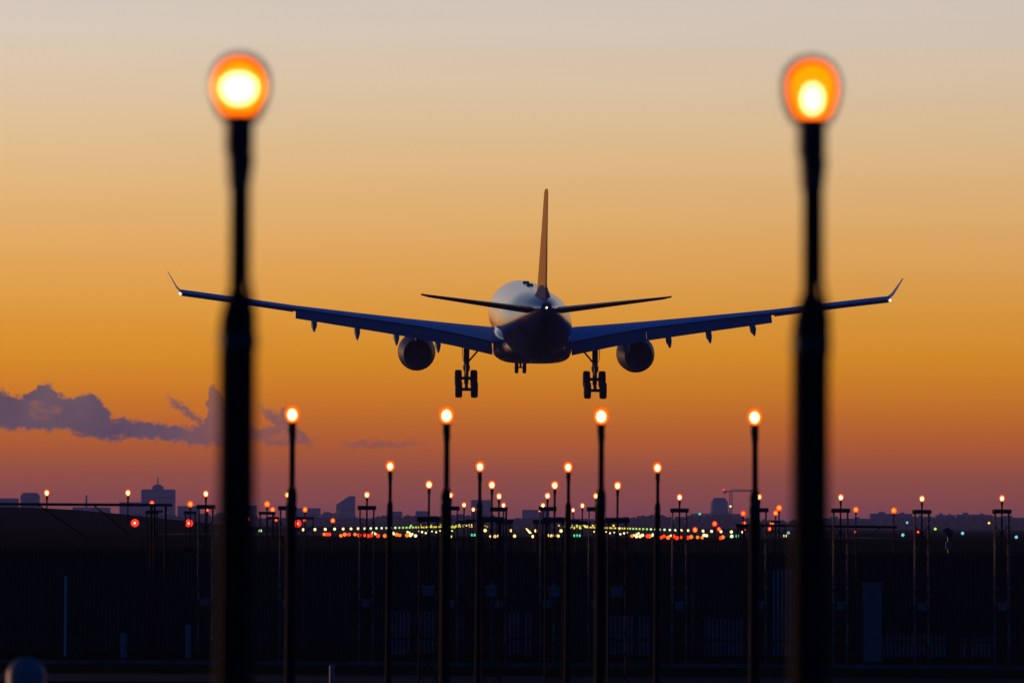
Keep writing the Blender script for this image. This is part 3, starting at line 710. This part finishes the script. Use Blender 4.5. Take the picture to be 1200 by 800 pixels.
# ------------------------------------------------------------------ far skyline
def block(name, u0, u1, vt, d, label, vb=None, chamfer=0, depth=None, group=None, windows=True):
    a, b = at(u0, vt, d), at(u1, vt, d); W = b.x - a.x; cx = (a.x + b.x) / 2; zg = ground_z(0, 500); H = a.z - zg
    D = depth or max(12, W * .5)
    root = empty(name, (cx, d, zg)); c = chamfer * W
    m = MB(); m.rings([[(-W / 2, y, 0), (W / 2, y, 0), (W / 2, y, H - c), (W / 2 - c, y, H), (-W / 2 + c, y, H), (-W / 2, y, H - c)] if c else [(-W / 2, y, 0), (W / 2, y, 0), (W / 2, y, H), (-W / 2, y, H)] for y in (0, D)])
    m.build('wall', M['city'], root, smooth_=False)
    if windows:
        m = MB(); nf = max(1, int((H - 4) / 4.0))
        for k in range(nf): m.box((0, -.05, 3 + k * 4.0), (W - 2 * c - 2, .16, 1.5))
        m.build('window_band', M['glass'], root, smooth_=False)
    if name == 'terminal_building':
        m = MB(); m.box((-W * .22, D * .4, H + .5), (W * .16, 6, 1.0)); m.box((W * .27, D * .4, H + .35), (W * .1, 5, .7)); m.build('roof_plant', M['city'], root, smooth_=False)
    tag(root, label, 'building', group)
    return root, cx, H, W, D
GB = 'far buildings on the horizon'
block('office_block', -8, 20, 583.5, 3600, 'low far block at the left edge above the gantry beam', group=GB)
block('office_block', 24, 45, 577, 3600, 'far block with cut corners left of the first gantry lamp', chamfer=.16, group=GB)
rt, cx, H, W, D = block('domed_building', 165.5, 204.5, 573, 3800, 'tall far building with a dome and mast right of the gantry', group=GB, chamfer=.03)
m = MB(); rr = W * .17; m.lathe([(.01, 0), (rr, 0), (rr * 1.05, rr * .35), (rr * .9, rr * .6), (rr * .5, rr * .82), (.01, rr * .9)], (-W * .02, D * .5, H), 'z', 20)
m.build('dome', M['city'], rt); m = MB(); m.tube((-W * .02, D * .5, H + rr * .8), (-W * .02, D * .5, H + 9.2), .55, .3, n=8); m.build('mast', M['crane'], rt)
block('annex_building', 140, 168, 588, 3850, 'low far wing joined left of the domed building', group=GB)
block('low_block', 208, 232, 592.5, 3700, 'low far block right of the domed building', group=GB)
block('low_block', 85, 128, 594, 3700, 'low far block between the two gantry lamps', group=GB)
m = empty('chimney', at(101, 600, 3650)); m.location.z = ZR; k = MB(); k.tube((0, 0, 0), (0, 0, at(101, 580, 3650).z - ZR), 1.0, .6, n=8); k.build('stack', M['city'], m); tag(m, 'thin far chimney rising behind the gantry beam', 'chimney')
# slanted building
d = 3900; a, b = at(394, 600, d), at(415.5, 581, d); root = empty('slant_roof_building', ((a.x + b.x) / 2, d, ZR)); W = b.x - a.x; H = b.z - ZR; H2 = at(394, 591, d).z - ZR
m = MB(); m.rings([[(-W / 2, y, 0), (W / 2, y, 0), (W / 2, y, H), (W * .2, y, H), (-W / 2, y, H2)] for y in (0, 20)]); m.build('wall', M['city'], root, smooth_=False)
m = MB()
for k in range(int(H / 4) - 2): m.box((W * .1, -.05, 3 + k * 4), (W * .7, .16, 1.4))
m.build('window_band', M['glass'], root, smooth_=False)
tag(root, 'far building with a slanting roof rising behind the dark hill', 'building', GB)
block('tower_block', 552, 575, 585.5, 4000, 'far rectangular tower block behind the inner left poles', group=GB)
block('low_block', 612, 644, 597, 3800, 'low far block in the gap between the inner poles', group=GB)
block('low_block', 458, 471, 599, 3500, 'small far block left of the second pole from left', group=GB)
block('low_block', 487, 503, 598.5, 3500, 'small far block behind the leftmost fourth row mast', group=GB)
block('low_block', 280, 300, 592, 3800, 'low far block right of the front left pole', group=GB)
block('low_block', 335, 375, 595, 3800, 'low far block left of the dark hill', group=GB)
# round tower
d = 3700; a, b = at(833, 584.5, d), at(853, 584.5, d); root = empty('round_tower', ((a.x + b.x) / 2, d, ZR)); r = (b.x - a.x) / 2; H = a.z - ZR
m = MB(); m.lathe([(.01, 0), (r * 1.28, 0), (r * 1.2, H * .45), (r * 1.03, H * .62), (r, H * .9), (r * .75, H), (.01, H)], n=28); m.build('shell', M['city'], root)
m = MB(); m.lathe([(r * .72, H + .01), (r * .72, H + .9), (r * .5, H + .9)], n=28); m.build('rim', M['city'], root)
tag(root, 'squat round far tower left of the crane', 'building', GB)
block('low_block', 810, 872, 601.5, 3650, 'low far hall around the foot of the round tower', group=GB)
block('terminal_building', 1020, 1069, 601.5, 2900, 'low far hall between the masts right of the front right pole', group=GB)
block('terminal_building', 1073, 1096, 605.5, 2900, 'low far hall behind the second mast from the right', group=GB)
block('terminal_building', 1097, 1119, 603, 2920, 'higher far hall right of the second mast from the right', group=GB)
block('terminal_building', 1121, 1160, 602.5, 2950, 'wide far hall left of the rightmost mast', group=GB)
block('terminal_building', 1163, 1230, 606, 2900, 'low far hall at the right edge', group=GB)
block('terminal_building', 962, 1018, 607, 2900, 'low far hall right of the front right pole', group=GB)
# crane
d = 3600; b = at(856.5, 600, d); root = empty('tower_crane', (b.x, d, ZR)); H = at(856.5, 575.5, d).z - ZR
m = MB()
for sx in (-1, 1):
    for sy in (-1, 1): m.tube((sx * .8, sy * .8, 0), (sx * .8, sy * .8, H), .22, n=5)
z = 0
while z < H - 3:
    for sy in (-1, 1): m.tube((-.8, sy * .8, z), (.8, sy * .8, z + 3), .13, n=4); m.tube((.8, sy * .8, z), (-.8, sy * .8, z + 3), .13, n=4)
    z += 3
m.build('mast', M['crane'], root)
L = at(884, 575, d).x - b.x; L2 = at(848, 576, d).x - b.x
m = MB(); m.tube((0, 0, H), (L, 0, H + .4), .3, n=5); m.tube((0, 0, H + 1.4), (L, 0, H + .9), .22, n=5)
k = 0
while k < L - 1.5: m.tube((k, 0, H), (k + .8, 0, H + 1.2), .12, n=4); m.tube((k + .8, 0, H + 1.2), (k + 1.6, 0, H), .12, n=4); k += 1.6
m.build('jib', M['crane'], root)
m = MB(); m.tube((0, 0, H), (L2, 0, H), .4, n=5); m.box((L2 + .8, 0, H - .6), (1.6, 1.2, 1.8)); m.build('counter_jib', M['crane'], root)
m = MB(); m.ball((L2, 0, H + 1.0), .7); m.build('warning_light', E['red'], root)
tag(root, 'thin far tower crane right of the round tower', 'crane')
# hill and far wood
def hill():
    xs = [at(u, 600, 3300).x for u in range(325, 440, 5)]; mb = MB(); rows = []
    for j, y in enumerate((3180, 3240, 3300, 3360, 3430)):
        k = [0, .7, 1, .75, 0][j]; row = []
        for i, x in enumerate(xs):
            u = 325 + 5 * i
            h = 9.0 * smooth(330, 393, u) * (1 - smooth(400, 436, u)) ** .8 + 1.0 * math.sin(u * .35)
            row.append((x, y, ZR - .5 + max(0, h) * k))
        rows.append(row)
    mb.rings(rows, caps=False, closed=False); return mb
tag(hill().build('hill', M['leaf']), kind='structure')
tl = MB()
def clump(x, y, z, r):
    b0 = len(tl.v); n = 7; m_ = 4
    ph = random.random() * 6
    tl.rings([[(x + r * math.sin(math.pi * (i + .15) / (m_ + .3)) * math.cos(ph + 2 * math.pi * j / n) * random.uniform(.75, 1.2), y + r * math.sin(math.pi * (i + .15) / (m_ + .3)) * math.sin(ph + 2 * math.pi * j / n), z - r * math.cos(math.pi * (i + .15) / (m_ + .3)) * random.uniform(.8, 1.1)) for j in range(n)] for i in range(m_ + 1)])
for i in range(1500):
    u = random.uniform(-140, 1340); d = random.uniform(2650, 2850)
    top = 604.5 + 2.2 * math.sin(u * .021) + 1.3 * math.sin(u * .063 + 1) + (1.5 if u > 860 else 0) - (1.5 if u < 300 else 0)
    tz = at(u, top + random.uniform(0, 5) + (u - 613) * 0, d).z; r = random.uniform(.8, 1.9)
    x = at(u, 610, d).x
    clump(x, d, tz - r, r)
    if i % 2 == 0: clump(x + random.uniform(-2, 2), d, ZR + r, r * 1.4); clump(x + random.uniform(-2, 2), d - 3, (ZR + tz) / 2, r * 1.3)
tag(tl.build('far_wood', M['leaf'], smooth_=False), 'dark far wood along the horizon', 'wood', kind='stuff')

# ------------------------------------------------------------------ haze
hz = MB(); hz.box((0, 2300, 23.5), (3900, 4780, 51))
ho = hz.build('haze', None or bpy.data.materials.new('haze_air'), smooth_=False)
hm = ho.data.materials[0]; hm.use_nodes = True; nt = hm.node_tree; nt.nodes.remove(nt.nodes['Principled BSDF'])
pv = nt.nodes.new('ShaderNodeVolumePrincipled'); pv.inputs['Density'].default_value = 0.00013; pv.inputs['Color'].default_value = (0.75, 0.7, 1.0, 1); pv.inputs['Anisotropy'].default_value = 0.0
nt.links.new(pv.outputs[0], nt.nodes['Material Output'].inputs['Volume'])
tag(ho, 'thin dusk haze over the airfield', 'haze', kind='stuff')

# ------------------------------------------------------------------ sky
def s2l(c): return tuple(((v / 255) / 12.92 if v / 255 <= .04045 else ((v / 255 + .055) / 1.055) ** 2.4) for v in c)
wd = bpy.data.worlds.new('World'); sc.world = wd; wd.use_nodes = True; nt = wd.node_tree; N = nt.nodes; Lk = nt.links.new
bg = N['Background']
tc = N.new('ShaderNodeTexCoord'); sp = N.new('ShaderNodeSeparateXYZ'); Lk(tc.outputs['Generated'], sp.inputs[0])
def math_(op, a, b=None, c=None, clamp=False):
    n = N.new('ShaderNodeMath'); n.operation = op; n.use_clamp = clamp
    for i, v in enumerate((a, b, c)):
        if v is None: continue
        if isinstance(v, (int, float)): n.inputs[i].default_value = v
        else: Lk(v, n.inputs[i])
    return n.outputs[0]
def ramp(fac, stops):
    n = N.new('ShaderNodeValToRGB'); cr = n.color_ramp; cr.interpolation = 'B_SPLINE' if False else 'LINEAR'
    while len(cr.elements) < len(stops): cr.elements.new(.5)
    for e, (p, c) in zip(cr.elements, stops): e.position = p; e.color = (*c, 1)
    Lk(fac, n.inputs[0]); return n.outputs[0]
def maprange(v, a, b, c=0.0, d=1.0, sm=False):
    n = N.new('ShaderNodeMapRange'); n.interpolation_type = 'SMOOTHSTEP' if sm else 'LINEAR'
    for i, q in ((1, a), (2, b), (3, c), (4, d)): n.inputs[i].default_value = q
    Lk(v, n.inputs[0]); return n.outputs[0]
def mix(f, a, b, typ='MIX'):
    n = N.new('ShaderNodeMix'); n.data_type = 'RGBA'; n.blend_type = typ
    for i, q in ((0, f), (6, a), (7, b)):
        if isinstance(q, (int, float)): n.inputs[i].default_value = q
        elif isinstance(q, tuple): n.inputs[i].default_value = (*q, 1)
        else: Lk(q, n.inputs[i])
    return n.outputs[2]
X, Y, Z = sp.outputs
SKY = [(615, (132, 70, 78)), (590, (156, 80, 66)), (560, (178, 89, 44)), (530, (195, 98, 18)), (500, (208, 110, 4)), (460, (221, 131, 0)), (420, (228, 147, 16)), (370, (232, 159, 52)), (310, (234, 171, 87)), (250, (233, 181, 113)), (180, (230, 192, 140)), (100, (225, 200, 168)), (40, (219, 203, 185)), (0, (216, 203, 190))]
stops = [(((615 - y) / F) / .12, s2l(c)) for y, c in SKY] + [(1.0, s2l((208, 201, 188)))]
front_low = ramp(maprange(Z, 0, .12), stops)
front_high = ramp(maprange(Z, .12, 1.0), [(0, s2l((208, 201, 188))), (.03, s2l((150, 160, 170))), (.10, s2l((66, 88, 126))), (.3, s2l((16, 44, 104))), (1, s2l((8, 34, 92)))])
isup = math_('GREATER_THAN', Z, .12)
front = mix(isup, front_low, front_high)
back = ramp(maprange(Z, 0, 1.0), [(0, s2l((30, 36, 74))), (.12, s2l((26, 72, 146))), (.4, s2l((12, 74, 156))), (1, s2l((10, 38, 96)))])
hl = math_('SQRT', math_('ADD', math_('MULTIPLY', X, X), math_('ADD', math_('MULTIPLY', Y, Y), 1e-6)))
# glow centred a little to the left of straight ahead
az = math_('DIVIDE', math_('ADD', math_('MULTIPLY', Y, .94), math_('MULTIPLY', X, -.34)), hl)
glow = maprange(az, .2, .93, sm=True)
dome = mix(glow, back, front)
sk = N.new('ShaderNodeTexSky'); sk.sky_type = 'NISHITA'; sk.sun_disc = False; sk.sun_elevation = R(1.0); sk.sun_rotation = R(-20); sk.ozone_density = 3; sk.air_density = 1; sk.dust_density = 1
nis = mix(1.0, sk.outputs[0], (0.02, 0.02, 0.02), 'MULTIPLY')
up = maprange(Z, .2, .6, 0, .35, sm=True)
dome = mix(up, dome, nis)
# cloud bank low on the left, part of the sky
ua = math_('DIVIDE', X, math_('MAXIMUM', Y, .05)); va = math_('DIVIDE', Z, math_('MAXIMUM', Y, .05))
px = math_('MULTIPLY_ADD', ua, F, 613.0); pyv = math_('MULTIPLY_ADD', va, -F, 615.0)      # cloud bank coordinates (1 unit = 1/6200 rad)
cv = N.new('ShaderNodeCombineXYZ'); Lk(px, cv.inputs[0]); Lk(pyv, cv.inputs[1])
def noise(scale, detail=5, sx=1, sy=1, rough=.6, off=0):
    mp = N.new('ShaderNodeMapping'); mp.inputs['Scale'].default_value = (sx, sy, 1); mp.inputs['Location'].default_value = (off, off * .7, 0); Lk(cv.outputs[0], mp.inputs[0])
    n = N.new('ShaderNodeTexNoise'); n.inputs['Scale'].default_value = scale; n.inputs['Detail'].default_value = detail; n.inputs['Roughness'].default_value = rough; Lk(mp.outputs[0], n.inputs[0]); return n.outputs[0]
def curve(v, pts, lo, hi):
    n = N.new('ShaderNodeFloatCurve'); c = n.mapping.curves[0]
    P_ = [((x + 40) / 460, (y - lo) / (hi - lo)) for x, y in pts]
    c.points[0].location = P_[0]; c.points[1].location = P_[-1]
    for p in P_[1:-1]: c.points.new(*p)
    n.mapping.update(); Lk(maprange(v, -40, 420), n.inputs['Value']); return math_('MULTIPLY_ADD', n.outputs[0], hi - lo, lo)
n1 = noise(.035, 6, 1, 1.4); n2 = noise(.012, 3)
pxj = math_('MULTIPLY_ADD', math_('SUBTRACT', n1, .5), 36, px)
top = curve(pxj, [(-40, 470), (0, 460), (22, 466), (36, 462), (46, 453), (60, 455), (70, 466), (92, 466), (103, 463), (118, 474), (134, 490), (165, 496), (200, 499), (236, 501), (243, 470), (248, 452), (254, 456), (268, 478), (285, 500), (300, 503), (322, 496), (335, 478), (344, 500), (364, 520), (420, 535)], 430, 540)
bot = curve(pxj, [(-40, 512), (0, 508), (40, 508), (80, 510), (115, 518), (150, 517), (200, 521), (250, 525), (300, 519), (340, 514), (364, 521), (420, 526)], 430, 540)
wob = math_('MULTIPLY', math_('SUBTRACT', noise(.075, 6, 1, 1, .62, 7), .5), 30)
pyj = math_('ADD', pyv, wob)
inside = math_('MULTIPLY', maprange(math_('SUBTRACT', pyj, top), -2, 5, sm=True), maprange(math_('SUBTRACT', bot, pyj), -3, 5, sm=True))
dens = maprange(noise(.02, 5, 1, 1.8, .6, 3), .22, .46, .35, 1, sm=True)
thin = maprange(px, 205, 262, 1, .62)
cl = math_('MULTIPLY', math_('MULTIPLY', inside, dens), math_('MULTIPLY', thin, .93))
w1 = math_('MULTIPLY', maprange(math_('ABSOLUTE', math_('SUBTRACT', pyj, math_('MULTIPLY_ADD', px, .75, 322.0))), 0, 9, .75, 0, sm=True), math_('MULTIPLY', maprange(px, 190, 206, sm=True), maprange(px, 262, 238, sm=True)))
w2 = math_('MULTIPLY', maprange(math_('ABSOLUTE', math_('SUBTRACT', pyj, 521.0)), 0, 6, .4, 0, sm=True), math_('MULTIPLY', maprange(px, 395, 415, sm=True), maprange(px, 510, 470, sm=True)))
w3 = math_('MULTIPLY', maprange(math_('ABSOLUTE', math_('SUBTRACT', pyj, math_('MULTIPLY_ADD', px, .66, 279.0))), 0, 9, .7, 0, sm=True), math_('MULTIPLY', maprange(px, 296, 316, sm=True), maprange(px, 372, 352, sm=True)))
w4 = math_('MULTIPLY', maprange(math_('ABSOLUTE', math_('SUBTRACT', pyj, 518.0)), 0, 7, .6, 0, sm=True), math_('MULTIPLY', maprange(px, 290, 310, sm=True), maprange(px, 375, 345, sm=True)))
cl = math_('MAXIMUM', math_('MAXIMUM', cl, math_('MAXIMUM', w3, w4)), math_('MAXIMUM', w1, w2))
cl = math_('MULTIPLY', cl, math_('GREATER_THAN', Y, .2))
ccol = mix(maprange(n2, .3, .7), s2l((80, 72, 98)), s2l((104, 88, 102)))
mps = N.new('ShaderNodeMapping'); mps.inputs['Scale'].default_value = (.0016, .022, 1); Lk(cv.outputs[0], mps.inputs[0])
ns = N.new('ShaderNodeTexNoise'); ns.inputs['Scale'].default_value = 1.0; ns.inputs['Detail'].default_value = 5; Lk(mps.outputs[0], ns.inputs[0])
var = math_('MULTIPLY', maprange(ns.outputs[0], .25, .75, .982, 1.018), maprange(px, 0, 1200, 1.035, .955))
dome = mix(1.0, dome, var, 'MULTIPLY')
skyc = mix(cl, dome, ccol)
belowc = s2l((30, 22, 24))
skyc = mix(math_('LESS_THAN', Z, -.002), skyc, belowc)
Lk(skyc, bg.inputs[0]); bg.inputs[1].default_value = 1.0

sun = bpy.data.lights.new('sun', 'SUN'); sun.energy = 0.95; sun.angle = R(4); sun.color = (1, .5, .28)
so = bpy.data.objects.new('sun', sun); col.objects.link(so)
sd = Vector((math.sin(R(-48)), math.cos(R(-48)), math.tan(R(3))))
so.rotation_euler = (-sd).to_track_quat('-Z', 'Y').to_euler()

# ------------------------------------------------------------------ camera and render settings
cam = bpy.data.cameras.new('camera'); cam.sensor_width = 36; cam.lens = F / 1200 * 36; cam.clip_start = .5; cam.clip_end = 20000
cam.dof.use_dof = True; cam.dof.focus_distance = 380; cam.dof.aperture_fstop = 5.2; cam.dof.aperture_blades = 0
co = bpy.data.objects.new('camera', cam); col.objects.link(co); co.matrix_world = Matrix.Translation(CAMPOS) @ CAMROT.to_4x4()
sc.camera = co
vs = sc.view_settings; vs.view_transform = 'Standard'; vs.look = 'None'; vs.exposure = 0; vs.gamma = 1
sc.render.engine = 'CYCLES'
sc.cycles.use_denoising = True
sc.cycles.max_bounces = 6; sc.cycles.volume_bounces = 1; sc.cycles.transparent_max_bounces = 16
sc.cycles.sample_clamp_indirect = 4
